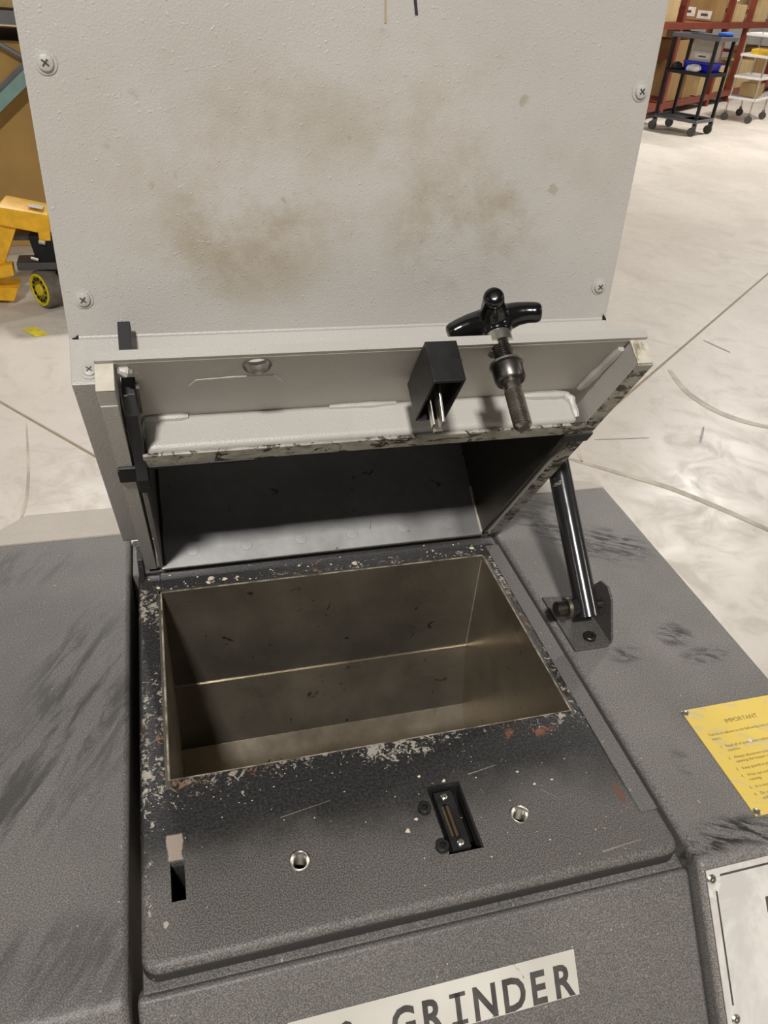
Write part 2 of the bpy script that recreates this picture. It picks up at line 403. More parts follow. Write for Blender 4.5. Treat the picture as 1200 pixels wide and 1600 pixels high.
# ------------------------------------------------------------------ setting: floor slabs, walls
floor = bpy.data.objects.new('floor', None); COL.objects.link(floor); struct(floor)
floor.rotation_euler = (0, 0, math.atan2(.62, .78)); floor.location = (0, 0, 0)
jx = [1.41 + 12 * k for k in (-2, -1, 0, 1, 2)]; jy = [.962 + 12 * k for k in (-2, -1, 0, 1, 2)]
for i in range(4):
    for j in range(4):
        obj('slab', MB().box(jx[i] + .005, jx[i + 1] - .005, jy[j] + .005, jy[j + 1] - .005, -.12, 0), M_FLOOR, floor, bevel=.003, seg=1)
obj('joint_sealant', MB().box(jx[0], jx[-1], jy[0], jy[-1], -.06, -.004), M_JOINT, floor)
def floor_strip(name, pts, wd, mat):
    mb = MB(); P = [Vector((x, y)) for x, y in pts]; Q = []
    for i in range(len(P) - 1):
        for k in range(6):
            t = k / 6; a = P[max(i - 1, 0)]; b = P[i]; c = P[i + 1]; d = P[min(i + 2, len(P) - 1)]
            Q.append(.5 * ((2 * b) + (c - a) * t + (2 * a - 5 * b + 4 * c - d) * t * t + (3 * b - a - 3 * c + d) * t ** 3))
    Q.append(P[-1]); vs = []
    ca, sa = .78, .62
    for i, q in enumerate(Q):
        d = (Q[min(i + 1, len(Q) - 1)] - Q[max(i - 1, 0)]).normalized(); n = Vector((-d.y, d.x)); w_ = wd * (.45 + .55 * math.sin(math.pi * i / (len(Q) - 1))) / 2
        for s_ in (1, -1):
            p = q + n * w_ * s_; vs.append((p.x * ca + p.y * sa, -p.x * sa + p.y * ca, .0012))
    mb.add(vs, [(2 * i, 2 * i + 1, 2 * i + 3, 2 * i + 2) for i in range(len(Q) - 1)])
    return obj(name, mb, mat, floor)
floor_strip('tyre_mark', [(1.50, 2.42), (1.68, 2.267), (1.867, 2.097), (2.066, 1.809), (2.2, 1.55)], .032, M_TYRE)
floor_strip('tyre_mark', [(2.47, 3.13), (2.42, 2.90), (2.437, 2.72), (2.50, 2.60), (2.603, 2.511), (2.8, 2.4)], .045, M_TYRE)
floor_strip('tyre_mark', [(1.62, 2.72), (1.62, 2.52), (1.58, 2.36)], .022, M_TYRE)
floor_strip('tyre_mark', [(-.60, 2.98), (-.555, 2.6), (-.545, 2.38), (-.56, 2.2)], .010, M_TYRE)
floor_strip('scuff_mark', [(2.185, 2.425), (2.29, 2.553)], .012, M_PEN)
floor_strip('scuff_mark', [(2.905, 3.47), (2.96, 3.30)], .018, M_PEN)
floor_strip('scuff_mark', [(1.72, 2.52), (1.98, 2.50)], .008, M_PEN)
wl = struct(obj('wall_back', MB().box(-14, 26, 19.5, 19.7, 0, 7), M_WALL)); wl2 = struct(obj('wall_left', MB().box(-14.2, -14, -8, 19.7, 0, 7), M_WALL))
tp = MB().add([(-.715, 3.945, .001), (-.655, 3.965, .001), (-.585, 3.87, .001), (-.645, 3.845, .001)] + [(-.715, 3.945, .003), (-.655, 3.965, .003), (-.585, 3.87, .003), (-.645, 3.845, .003)],
              [(3, 2, 1, 0), (4, 5, 6, 7), (0, 1, 5, 4), (1, 2, 6, 5), (2, 3, 7, 6), (3, 0, 4, 7)])
tag(obj('floor_tape', tp, M_TAPE), 'short yellow tape strip stuck on the floor before the pallet jack', 'tape')

# ------------------------------------------------------------------ granulator body
mach = thing('granulator', 'dark grey textured granulator body with open steel chamber mouth', 'machine', (MC[0] * S, MC[1] * S, 0))
SA = R(48.7); sy, sz = -math.cos(SA), -math.sin(SA)
def slope_pt(y0, z0, d, off=0): return (y0 + sy * d - sz * off * -1 * -1 if False else y0 + sy * d + (sz) * off, z0 + sz * d - sy * off)
def cover(name, x0, x1, mat):
    y0 = .44; a = slope_pt(y0, 0, .42)
    pr = [(1.355, 0), (y0, 0), a, (a[0], -1.55), (1.355, -1.55)]
    return obj(name, MB().prism(pr, lambda u, v, w: (w, u, v), x0, x1), mat, mach, fr_h, bevel=.006, seg=3)
cover('left_cover', -.46, -.122, M_DL); cover('right_cover', .648, .987, M_DR)
# pale frame behind the covers
mb = MB()
mb.hexa([(-.46, 1.355, -.02), (-.115, 1.355, -.02), (-.115, 1.402, -.02), (-.40, 1.402, -.02)], [(-.46, 1.357, -.002), (-.115, 1.357, -.002), (-.115, 1.402, -.006), (-.405, 1.402, -.006)])
obj('rear_ledge', mb, M_REAR, mach, fr_h, bevel=.001)
mb = MB(); mb.prism([(-.40, 1.402), (-.09, 1.402), (-.09, 1.462), (-.335, 1.462)], lambda u, v, w: (u, v, w), -.03, -.008)
obj('rear_ledge', mb, M_REAR, mach, fr_h, bevel=.001)
mb = MB(); mb.prism([(.66, 1.357), (.987, 1.357), (.965, 1.385), (.90, 1.402), (.66, 1.402)], lambda u, v, w: (u, v, w), -.03, -.003)
obj('rear_ledge', mb, M_REAR, mach, fr_h, bevel=.001)
obj('rear_wall', MB().box(-.1215, .6475, 1.235, 1.352, -1.55, -.02), M_DP, mach, fr_h, bevel=.003)
obj('base', MB().box(-.43, .96, .2, 1.33, -1.66, -1.551), M_BLK, mach, fr_h, bevel=.004)
# chamber plate with its openings
OP = (-.065, .589, .73, 1.15); SLOT = (-.069, -.0505, .546, .60); PK = (.305, .357, .530, .640)
plate = plate2d(-.108, .640, .466, 1.215, -.030, 0, rects=(OP, SLOT, PK), circ=((.101, .566, .0135), (.427, .567, .0135)))
def outer_bevel(mb, x0, x1, y0, y1, wv):   # round the front, side and corner edges of the plate
    bm = bmesh.new(); vs = [bm.verts.new(p) for p in mb.v]
    for f in mb.f: bm.faces.new([vs[i] for i in f])
    bmesh.ops.remove_doubles(bm, verts=bm.verts, dist=1e-6)
    def on(v): return (abs(v.co.x - x0) < 1e-5 or abs(v.co.x - x1) < 1e-5 or abs(v.co.y - y0) < 1e-5)
    cs = [e for e in bm.edges if abs(e.verts[0].co.z - e.verts[1].co.z) > .01 and all(abs(v.co.y - y0) < 1e-5 and (abs(v.co.x - x0) < 1e-5 or abs(v.co.x - x1) < 1e-5) for v in e.verts)]
    bmesh.ops.bevel(bm, geom=cs, offset=.022, segments=5, profile=.5, affect='EDGES')
    bm.faces.ensure_lookup_table()
    es = []
    for e in bm.edges:
        if abs(e.verts[0].co.z) < 1e-5 and abs(e.verts[1].co.z) < 1e-5 and len(e.link_faces) == 2 and e.calc_face_angle(0) > 1:
            m = (e.verts[0].co + e.verts[1].co) / 2
            if m.x < x0 + .02 or m.x > x1 - .02 or m.y < y0 + .02: es.append(e)
    bmesh.ops.bevel(bm, geom=es, offset=wv, segments=4, profile=.5, affect='EDGES')
    bm.verts.index_update(); r = MB(); r.add([tuple(v.co) for v in bm.verts], [tuple(v.index for v in f.verts) for f in bm.faces]); bm.free(); return r
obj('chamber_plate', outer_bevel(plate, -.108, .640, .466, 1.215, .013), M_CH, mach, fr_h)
obj('side_strip', MB().box(.607, .636, .532, 1.18, -.001, .0018), M_DP, mach, fr_h, bevel=.0008)
obj('plate_lip', plate2d(-.109, .643, .4535, 1.215, -.041, -.030, rects=((-.09, .63, .5, 1.19),)), M_DP, mach, fr_h, bevel=.003)
# sloping front panel under the plate
def SP(x, d, o=0, y0=.45, z0=-.022): q = slope_pt(y0, z0, d, o); return (x, q[0], q[1])
def check_off():
    a = SP(0, 0, 0); b = SP(0, 0, .01); return b[2] - a[2]
OS = 1 if check_off() > 0 else -1
def slab_on_slope(x0, x1, d0, d1, o0, o1, y0=.45, z0=-.022):
    f = lambda x, d, o: SP(x, d, o * OS, y0, z0)
    return MB().hexa([f(x0, d0, o0), f(x1, d0, o0), f(x1, d1, o0), f(x0, d1, o0)], [f(x0, d0, o1), f(x1, d0, o1), f(x1, d1, o1), f(x0, d1, o1)])
obj('front_panel', slab_on_slope(-.115, .644, .003, .45, -.03, 0), M_DP, mach, fr_h, bevel=.004, seg=3)
# liner of the cutting chamber
x0, x1, y0, y1 = OP; T = .006
obj('liner_wall', MB().box(x0 - .005, x1 + .005, y1 - .0015, y1 + T, -.27, .001), M_SS, mach, fr_h)
obj('liner_wall', MB().hexa([(x0 - .01, 1.146, -.262), (x1 + .06, 1.146, -.262), (x1 + .06, 1.154, -.262), (x0 - .01, 1.154, -.262)], [(x0 - .01, 1.112, -.428), (x1 + .06, 1.112, -.428), (x1 + .06, 1.12, -.428), (x0 - .01, 1.12, -.428)]), M_SS, mach, fr_h)
obj('liner_wall', MB().hexa([(x0 - .01, 1.112, -.425), (x1 + .06, 1.112, -.425), (x1 + .06, 1.12, -.425), (x0 - .01, 1.12, -.425)], [(x0 - .01, .99, -.60), (x1 + .06, .99, -.60), (x1 + .06, 1.0, -.60), (x0 - .01, 1.0, -.60)]), M_SS, mach, fr_h)
obj('liner_wall', MB().box(x1 - .0015, x1 + T, y0 - .01, y1 + .005, -.62, .001), M_SS, mach, fr_h)
obj('liner_wall', MB().box(x0 - T, x0 + .0015, y0 - .01, y1 + .005, -.62, .001), M_SS, mach, fr_h)
obj('liner_wall', MB().box(x0, x1, y0 - T, y0, -.62, -.002), M_SS, mach, fr_h)
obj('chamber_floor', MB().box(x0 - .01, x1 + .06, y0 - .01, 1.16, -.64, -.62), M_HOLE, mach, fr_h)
obj('weld_seam', MB().path([(x0, 1.147, -.266), (.2, 1.147, -.267), (x1, 1.147, -.266)], .0012, 6), M_SSB, mach, fr_h)
obj('weld_seam', MB().path([(x1 - .001, 1.148, -.01), (x1 - .001, 1.148, -.26)], .0016, 6), M_SSB, mach, fr_h)
obj('drain_boss', MB().lathe([(0, .016), (-.012, .016), (-.012, .008)], (x1 - .0005, 1.03, -.50), (1, 0, 0), 18), M_HOLE, mach, fr_h)
obj('mouth_trim', plate2d(x0 - .0022, x1 + .0016, y0 - .0008, y1 + .0024, .0002, .0014, rects=((x0 + .0006, x1 - .0006, y0 + .0004, y1 - .0006),)), M_TRIM, mach, fr_h)
# dark shell below the plate so slots read black
obj('switch_recess', plate2d(PK[0] - .004, PK[1] + .012, PK[2] - .004, PK[3] + .004, -.09, -.0305, rects=((PK[0] - .001, PK[1] + .008, PK[2] - .001, PK[3] + .001),)), M_HOLE, mach, fr_h)
obj('recess_floor', MB().box(PK[0], PK[1] + .008, PK[2], PK[3], -.088, -.084), M_HOLE, mach, fr_h)
obj('slot_recess', plate2d(-.074, -.045, .541, .605, -.10, -.0305, rects=((-.0705, -.049, .545, .601),)), M_HOLE, mach, fr_h)
obj('slot_floor', MB().box(-.071, -.049, .545, .602, -.10, -.095), M_HOLE, mach, fr_h)
sw = obj('interlock_switch', plate2d(.314, .342, .538, .632, -.05, -.006, rects=((.3235, .3275, .556, .612), (.3195, .3315, .558, .610))), M_BLKS, mach, fr_h, bevel=.0006)
obj('key_slot_insert', MB().box(.3195, .3238, .558, .610, -.03, -.011).box(.3272, .3315, .558, .610, -.03, -.011), simple('brown_phenolic', (.07, .05, .03), .5), sw, fr_h)
for y in (.547, .622):
    sc_ = obj('switch_screw', MB().lathe([(0, .0052), (.002, .0052), (.0032, .0035)], (.328, y, -.006), (0, 0, 1), 16), M_ZINC, sw, fr_h)
obj('switch_bracket', MB().box(.3055, .3135, .532, .636, -.07, -.02), M_BLKS, mach, fr_h)
for x, y in ((.291, .604), (.298, .542)):
    s1 = obj('socket_screw', MB().lathe([(0, .0085), (.001, .0098), (.0075, .0095), (.009, .008), (.009, .0045), (.002, .0045)], (x, y, 0), (0, 0, 1), 20), M_BLKS, mach, fr_h)
    obj('hex_socket', MB().lathe([(0, .0044), (.0005, .0044)], (x, y, .003), (0, 0, 1), 6), M_HOLE, s1, fr_h)
for x, y in ((.101, .566), (.427, .567)):
    mb = MB(); pr = []
    for k in range(7): pr += [(-.001 - k * .004, .0118), (-.003 - k * .004, .0102)]
    mb.lathe([(.0006, .0150), (.0012, .0135), (.0002, .0122)] + pr, (x, y, 0), (0, 0, 1), 24, caps=False)
    ti = obj('threaded_socket', mb, M_ZINC, mach, fr_h)
    obj('socket_bottom', MB().lathe([(-.03, .0125), (-.029, .0125)], (x, y, 0), (0, 0, 1), 16), M_HOLE, ti, fr_h)
for q in (((.375, .648), (.425, .655), .0009), ((.085, .636), (.16, .648), .0005), ((.52, .487), (.585, .492), .0014), ((.385, .620), (.388, .611), .0008), ((.475, .600), (.50, .575), .0006)):
    (ax_, ay_), (bx_, by_), w_ = q
    obj('paint_scratch', MB().hexa([(ax_, ay_ - w_, .0), (bx_, by_ - w_ * .3, .0), (bx_, by_ + w_ * .3, .0), (ax_, ay_ + w_, .0)], [(ax_, ay_ - w_, .0003), (bx_, by_ - w_ * .3, .0003), (bx_, by_ + w_ * .3, .0003), (ax_, ay_ + w_, .0003)]), M_SCRATCH, mach, fr_h)
# hinge along the back of the plate
obj('hinge_bar', MB().tube((-.085, 1.222, -.004), (.635, 1.222, -.004), .011, 16), M_BLKP, mach, fr_h)
obj('hinge_lug', MB().prism([(1.235, -.02), (1.19, 0), (1.20, .045), (1.225, .06), (1.245, .03)], lambda u, v, w: (w, u, v), -.104, -.094), M_BLKP, mach, fr_h, bevel=.001)
# strut bracket on the right cover
br = obj('strut_bracket', MB().prism([(.658, 1.0), (.658, .853), (.725, .853), (.738, .865), (.738, .99)], lambda u, v, w: (u, v, w), 0.0, .006), M_BRK, mach, fr_h, bevel=.0008)
up = MB().prism([(.860, 0.0), (.860, .014), (.895, .082), (.915, .094), (.94, .088), (.985, .02), (.99, 0.0)], lambda u, v, w: (w, u, v), .733, .738)
obj('bracket_tab', up, M_BRK, br, fr_h, bevel=.0008)
s1 = obj('socket_screw', MB().lathe([(.006, .0105), (.0065, .0122), (.012, .0120), (.0135, .0105), (.0135, .0055), (.007, .0055)], (.699, .878, 0), (0, 0, 1), 24), M_BLKS, br, fr_h)
# yellow placard
yp = obj('warning_placard', MB().box(.777, .966, .487, .690, 0.0, .0016), M_YEL, mach, fr_h, bevel=.0002)
mb = MB()
def yt(s_, x, y, size, al='LEFT'): text_mb(mb, s_, size, lambda u, v: (x + u, y + v, .0019), al)
yt('IMPORTANT', .872, .651, .0115, 'CENTER')
rows = [(.795, .632, 'Failure to adhere to the following may result in'), (.795, .6235, 'injury.'), (.799, .607, '1.   Read all of instructions before operating this'), (.808, .599, 'machine.'),
        (.799, .585, '2.   Always disconnect power before servicing or'), (.808, .577, 'opening the hopper to clear the cutting chamber.'), (.799, .564, '3.   Keep guards in place at all times.'),
        (.799, .551, '4.   Wear eye and ear protection while the unit is'), (.808, .543, 'running.'), (.799, .530, '5.   It is recommended that gloves are worn.'),
        (.799, .518, '6.   Do not attempt to reach into the opening'), (.808, .510, 'under the hopper.'), (.815, .4965, 'SAFETY IS YOUR RESPONSIBILITY')]
for x, y, s_ in rows: yt(s_, x, y, .0070)
obj('lettering', mb, M_INK2, yp, fr_h)
for x, y in ((.782, .684), (.783, .493), (.960, .684), (.960, .493)):
    obj('rivet', MB().lathe([(.0016, .0062), (.003, .0058), (.0042, .0035), (.0042, .0015), (.003, .0012)], (x, y, 0), (0, 0, 1), 18), M_ZINC, yp, fr_h)
obj('label_fleck', MB().lathe([(.0016, .004), (.0022, .0035)], (.858, .611, 0), (0, 0, 1), 7), M_CHIP, yp, fr_h)
# name plate on the right front slope
nq = dict(y0=.44, z0=0)
npl = obj('name_plate', slab_on_slope(.655, .95, .010, .245, 0.0005, .003, **nq), M_ALU, mach, fr_h, bevel=.0004)
mb = MB()
for a in ((.676, .94, .0185, .0215), (.6655, .6682, .040, .195), (.676, .94, .2325, .2345)):
    f = lambda x, d: SP(x, d, .0034 * OS, .44, 0); mb.add([f(a[0], a[2]), f(a[1], a[2]), f(a[1], a[3]), f(a[0], a[3])], [(0, 1, 2, 3)])
for a in ((.744, .93, .064, .086), (.70, .93, .12, .123), (.70, .93, .16, .163)):
    f = lambda x, d: SP(x, d, .0034 * OS, .44, 0)
    if a[2] < .1: mb.add([f(a[0], a[2]), f(a[1], a[2]), f(a[1], a[3]), f(a[0], a[3])], [(0, 1, 2, 3)])
obj('printed_border', mb, M_INK, npl, fr_h)
nrm = Vector(SP(0, 0, OS)) - Vector(SP(0, 0, 0))
for x, d in ((.662, .023), (.668, .214), (.94, .023), (.94, .214)):
    c = SP(x, d, .003 * OS, .44, 0)
    q = obj('rivet', MB().lathe([(0, .0072), (.001, .0070), (.0028, .0045), (.0028, .0022), (.0012, .0018)], c, nrm, 20), M_ZINC, npl, fr_h)
# GRINDER label
lb = obj('grinder_label', slab_on_slope(.058, .451, .0705, .130, .0002, .0009), M_LAB, mach, fr_h)
mb = MB()
for ch, x in (('0', .130), ('G', .2045), ('R', .2425), ('N', .3165), ('D', .3575), ('E', .3925), ('R', .4290)):
    wx = 1.0 if ch != 'E' else 1.05
    text_mb(mb, ch, .0585, lambda u, v: SP(x + u * .80, .1275 - v, .0013 * OS), 'CENTER', .0016)
def lr(a, b, c, d): mb.add([SP(a, c, .0013 * OS), SP(b, c, .0013 * OS), SP(b, d, .0013 * OS), SP(a, d, .0013 * OS)], [(0, 1, 2, 3)])
lr(.2755, .2825, .087, .1275); lr(.268, .290, .087, .0925); lr(.268, .290, .122, .1275)
obj('lettering', mb, M_INK, lb, fr_h)
def thicken(o, w_):
    m = o.modifiers.new('t', 'SOLIDIFY'); m.thickness = w_
# crumbs of ground plastic on the plate
mb = MB()
def crumb(x, y, z, r):
    n = 7; a0 = random.random() * 6; rs = [r * random.uniform(.55, 1.1) for _ in range(n)]
    A = [(x + math.cos(a0 + i * 6.283 / n) * rs[i], y + math.sin(a0 + i * 6.283 / n) * rs[i] * .7, z) for i in range(n)]
    B = [(x + math.cos(a0 + i * 6.283 / n) * rs[i] * .6, y + math.sin(a0 + i * 6.283 / n) * rs[i] * .45, z + r * .45) for i in range(n)]
    mb.rings([A, B])
for x, y, r in ((.318, 1.172, .0085), (.03, 1.176, .009), (.055, 1.170, .006), (.024, 1.165, .006), (.575, 1.178, .007), (.205, 1.185, .004), (.258, .577, .0055), (.275, .592, .0035), (.30, .66, .003), (.335, .645, .004),
                (.452, .636, .003), (.50, .612, .0025), (.47, .61, .003), (-.07, 1.165, .005), (.08, 1.172, .004)): crumb(x, y, .0002, r)
for k in range(150):
    if random.random() < .6: x = random.uniform(-.10, .63); y = .725 - abs(random.gauss(0, .035))
    else: x = random.uniform(-.1, .6); y = random.uniform(.48, .72)
    if y > .475: crumb(x, y, .0002, random.uniform(.0006, .0016))
for k in range(45): crumb(random.uniform(-.09, .6), random.uniform(1.158, 1.205), .0002, random.uniform(.0008, .003))
cr = obj('plastic_crumbs', mb, M_CHIP, None, lambda p: (p[0] * S * K, p[1] * S * K, (1 + p[2] * S) * K)); cr['kind'] = 'stuff'
tag(cr, 'pale plastic crumbs scattered around the chamber mouth', 'crumbs')

# ------------------------------------------------------------------ hopper, swung open on its hinge
HA = R(58.0)
hop = thing('hopper', 'light grey steel feed hopper swung open, stained sloping front', 'hopper', (0, 1.21 * S, 1.0), (-HA, 0, 0))
def HB(x0, x1, s0, s1, t0, t1): return MB().box(x0, x1, s0, s1, t0, t1)
HP = fr_hop
# flange plate with bolt holes
kx0, kx1, ks0, ks1 = .314, .357, .585, .683
def fr_tilt(p): return fr_hop((p[0], p[1], p[2] + (.672 - p[1]) * .12))
fl = obj('clamp_flange', plate2d(-.091, .647, .500, .672, .0425, .0565, rects=((-.0685, -.0485, .52, .635),), circ=((.101, .652, .0175), (.432, .655, .0175))), M_POW, hop, fr_tilt)
obj('worn_rim', MB().box(-.091, .647, .6722, .6745, .0420, .0565), M_EDGE, fl, HP, bevel=.0006)
obj('hole_lining', MB().lathe([(.0400, .0185), (.0395, .0176), (.0520, .0168), (.0535, .0176)], (.101, .652, .0024), (0, 0, 1), 28, caps=False), M_STEEL, fl, HP)
obj('side_rail', HB(-.091, -.070, .012, .672, .005, .0415), M_POW, hop, HP, bevel=.0012)
obj('rail_end', HB(-.0915, -.0698, .6722, .6745, .005, .0425), M_EDGE, hop, HP, bevel=.0006)
obj('rail_contact_face', HB(-.0905, -.0705, .02, .64, .0035, .005), M_POW, hop, HP)
obj('side_rail', HB(.622, .647, .012, .672, .004, .0415), M_POW, hop, HP, bevel=.0012)
obj('rail_end', HB(.6218, .6472, .6722, .6745, .004, .0425), M_EDGE, hop, HP, bevel=.0006)
obj('rail_contact_face', HB(.6225, .6465, .012, .672, .0015, .004), M_GRIME, hop, HP)
# throat collar with bright front face and grimy contact face
col = HB(-.052, .612, .474, .508, .006, .0665)
obj('throat_collar', col, M_POW, hop, HP, bevel=.007, seg=4)
obj('contact_face', HB(-.054, .6225, .4745, .506, .0005, .0062), M_GRIME, hop, HP, bevel=.0012)
obj('seal_strip', HB(-.09, .10, .468, .4755, -.001, .004), M_BLKP, hop, HP, bevel=.0008)
obj('seal_strip', HB(.598, .650, .448, .474, -.0015, .006), M_BLKP, hop, HP, bevel=.0015)
obj('seal_strip', HB(-.092, -.066, .43, .468, -.0008, .004), M_BLKP, hop, HP, bevel=.001)
def weld(pts, r, name='weld_bead'):
    P = []; rr = []
    for i in range(len(pts) - 1):
        for k in range(5):
            t = k / 5; P.append(tuple(pts[i][j] * (1 - t) + pts[i + 1][j] * t for j in range(3))); rr.append(r * random.uniform(.75, 1.2))
    P.append(pts[-1]); rr.append(r * .6); rr[0] = r * .6
    return obj(name, MB().path(P, rr, 8), M_POW, hop, HP)
weld([(-.047, .508, .058), (.012, .509, .058)], .006); weld([(.215, .508, .060), (.318, .508, .060)], .006); weld([(.52, .508, .058), (.596, .509, .055), (.606, .508, .045), (.608, .506, .014)], .0075)
weld([(.617, .525, .056), (.618, .60, .048), (.618, .655, .042)], .008)
weld([(-.052, .655, .041), (-.066, .662, .040)], .007); weld([(.015, .600, .0512), (.025, .618, .049), (.075, .622, .0485), (.125, .620, .0487), (.140, .598, .0515)], .0016)
# stainless chute inside
bx0, bx1 = -.060, .603
obj('chute_back_wall', HB(bx0, bx1, .020, .026, .0, .44), M_SSB, hop, HP)
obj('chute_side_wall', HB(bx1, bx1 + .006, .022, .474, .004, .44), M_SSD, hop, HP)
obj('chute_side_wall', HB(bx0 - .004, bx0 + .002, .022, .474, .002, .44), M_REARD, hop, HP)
obj('dark_seam', MB().path([(bx0 + .004, .029, .004 + .05 * k + .0) for k in range(9)], [.004, .002, .0045, .003, .004, .0025, .003, .004, .003], 8), M_BLKP, hop, HP)
obj('mouth_lip', HB(bx0, bx1, .0185, .0265, -.0012, .0006), M_ZINC, hop, HP)
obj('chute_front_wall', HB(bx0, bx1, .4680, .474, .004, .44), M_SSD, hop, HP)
for x in (.0, .105, .215, .322, .432, .535):
    obj('spot_weld', MB().lathe([(0, .0125), (.0006, .012), (.0008, .006)], (x, .026, .032 + .003 * math.sin(x * 30)), (0, 1, 0), 22), M_SSB, hop, HP)
obj('corner_weld', MB().path([(bx1 - .001, .027, .004), (bx1 - .003, .028, .05), (bx1 - .002, .028, .11)], [.004, .0025, .0035], 8), M_EDGE, hop, HP)
# outer shell
HXL, HXR = -.130, .657
BH = (bx0 - .004, bx1 + .004, .018, .476)
obj('shell_bottom', plate2d(HXL, HXR, .015, .586, .070, .074, rects=(BH,)), M_POW, hop, HP, bevel=.001)
prof = [(.015, .074), (.586, .074), (.588, .139), (1.36, .710), (1.16, .985), (.42, .70), (.015, .46)]
fnx = lambda u, v, w: (w, u, v)
obj('shell_side', MB().prism(prof, fnx, HXL, HXL + .004), M_POW, hop, HP, bevel=.0006); obj('shell_side', MB().prism(prof, fnx, HXR - .004, HXR), M_POW, hop, HP, bevel=.0006)
obj('shell_front', MB().hexa([(HXL, .583, .0715), (HXR, .583, .0715), (HXR, .587, .0715), (HXL, .587, .0715)], [(HXL, .584, .139), (HXR, .584, .139), (HXR, .5895, .139), (HXL, .5895, .139)]), M_POW, hop, HP, bevel=.0015)
obj('shell_back', MB().box(HXL, HXR, .011, .015, .0705, .46), M_POW, hop, HP)
obj('shell_back', MB().hexa([(HXL, .015, .46), (HXR, .015, .46), (HXR, .42, .70), (HXL, .42, .70)], [(HXL, .013, .464), (HXR, .013, .464), (HXR, .418, .704), (HXL, .418, .704)]), M_POW, hop, HP)
obj('shell_back', MB().hexa([(HXL, .42, .70), (HXR, .42, .70), (HXR, 1.16, .985), (HXL, 1.16, .985)], [(HXL, .418, .704), (HXR, .418, .704), (HXR, 1.158, .989), (HXL, 1.158, .989)]), M_POW, hop, HP)
PA = R(36.5); pc, ps = math.cos(PA), math.sin(PA)
def PP(x, d, o=0): return (x, .588 + pc * d + ps * o, .139 + ps * d - pc * o)      # o: outwards from the panel
def pslab(x0, x1, d0, d1, o0, o1): return MB().hexa([PP(x0, d0, o0), PP(x1, d0, o0), PP(x1, d1, o0), PP(x0, d1, o0)], [PP(x0, d0, o1), PP(x1, d0, o1), PP(x1, d1, o1), PP(x0, d1, o1)])
obj('sloping_panel', pslab(HXL, HXR, .001, .96, -.004, 0), M_POWS, hop, HP, bevel=.0006)
obj('panel_bend', MB().path([PP(HXL + .012, .0005, -.0022), PP(.25, .0005, -.0022), PP(HXR - .007, .0005, -.0022)], .0048, 12), M_POW, hop, HP)
pn = obj('inner_panel', pslab(HXL + .010, HXR - .004, .0025, .95, 0, .0008), M_POWS, hop, HP, bevel=.0005)
obj('corner_gap', MB().hexa([PP(HXL, -.003, .0016), PP(HXL + .012, .006, .0016), PP(HXL + .012, -.003, .0016), PP(HXL + .006, -.004, .0016)], [PP(HXL, -.003, .0022), PP(HXL + .012, .006, .0022), PP(HXL + .012, -.003, .0022), PP(HXL + .006, -.004, .0022)]), M_HOLE, hop, HP)
obj('corner_gap', MB().hexa([PP(HXR - .007, .010, .0016), PP(HXR, .002, .0016), PP(HXR, -.004, .0016), PP(HXR - .007, -.003, .0016)], [PP(HXR - .007, .010, .0022), PP(HXR, .002, .0022), PP(HXR, -.004, .0022), PP(HXR - .007, -.003, .0022)]), M_HOLE, hop, HP)
M_SCR = M_POW
scr0 = None
pnorm = Vector(fr_hop((0, ps, -pc))).normalized()
def screw_at(c, nrm, parent, r=.0125):
    s_ = obj('panel_screw', MB().lathe([(0, r), (.0012, r * .98), (.0016, r * .72), (.0042, r * .66), (.0054, r * .40), (.0056, 0.0001)], c, nrm, 24), M_SCR, parent, HP)
    n = Vector(nrm).normalized(); t = Vector((1, 0, 0)); u = n.cross(t).normalized(); c = Vector(c)
    for a in (R(40), R(130)):
        d = t * math.cos(a) + u * math.sin(a); e = n.cross(d)
        q = [c + d * i * r * .36 + e * j * r * .07 for i, j in ((-1, -1), (1, -1), (1, 1), (-1, 1))]
        obj('cross_recess', MB().hexa([tuple(p + n * .0045) for p in q], [tuple(p + n * .0060) for p in q]), M_INK, s_, HP)
    return s_
for x, d in ((-.106, .3147), (-.105, .0525), (.640, .3132), (.634, .0527), (-.106, .58), (.640, .58)):
    screw_at(PP(x, d, .0008), (0, ps, -pc), hop)
screw_at((-.107, .5875, .089), (0, 1, 0), hop)
# marker writing on the panel (its lower ends)
mb = MB()
for pts in (((.319, .382), (.313, .415), (.308, .440)), ((.283, .4015), (.2885, .413)), ((.2615, .400), (.2655, .412))):
    for i in range(len(pts) - 1):
        (a, b), (c, d) = pts[i], pts[i + 1]; w_ = .0019
        mb.hexa([PP(a - w_, b, .0015), PP(a + w_, b, .0015), PP(c + w_, d, .0015), PP(c - w_, d, .0015)], [PP(a - w_, b, .0018), PP(a + w_, b, .0018), PP(c + w_, d, .0018), PP(c - w_, d, .0018)])
obj('marker_stroke', mb, M_MARK, hop, HP)
obj('drip_mark', MB().hexa([PP(.281 - .0014, .372, .0015), PP(.281 + .0014, .372, .0015), PP(.279 + .001, .41, .0015), PP(.279 - .001, .41, .0015)], [PP(.281 - .0014, .372, .0017), PP(.281 + .0014, .372, .0017), PP(.279 + .001, .41, .0017), PP(.279 - .001, .41, .0017)]), simple('brown_drip', (.33, .26, .16), .5), hop, HP)
# latch hasp tongue
hs = obj('hasp', MB().prism([(.622, .140), (.602, .140), (.602, .058), (.52, .030), (.415, .018), (.40, -.006), (.46, -.014), (.50, .004), (.60, .012), (.622, .030)], fnx, -.0665, -.0505), M_HASP, hop, HP, bevel=.0008)
obj('hasp_clip', HB(-.0495, -.0455, .585, .625, .036, .0425), M_ZINC, hop, HP)
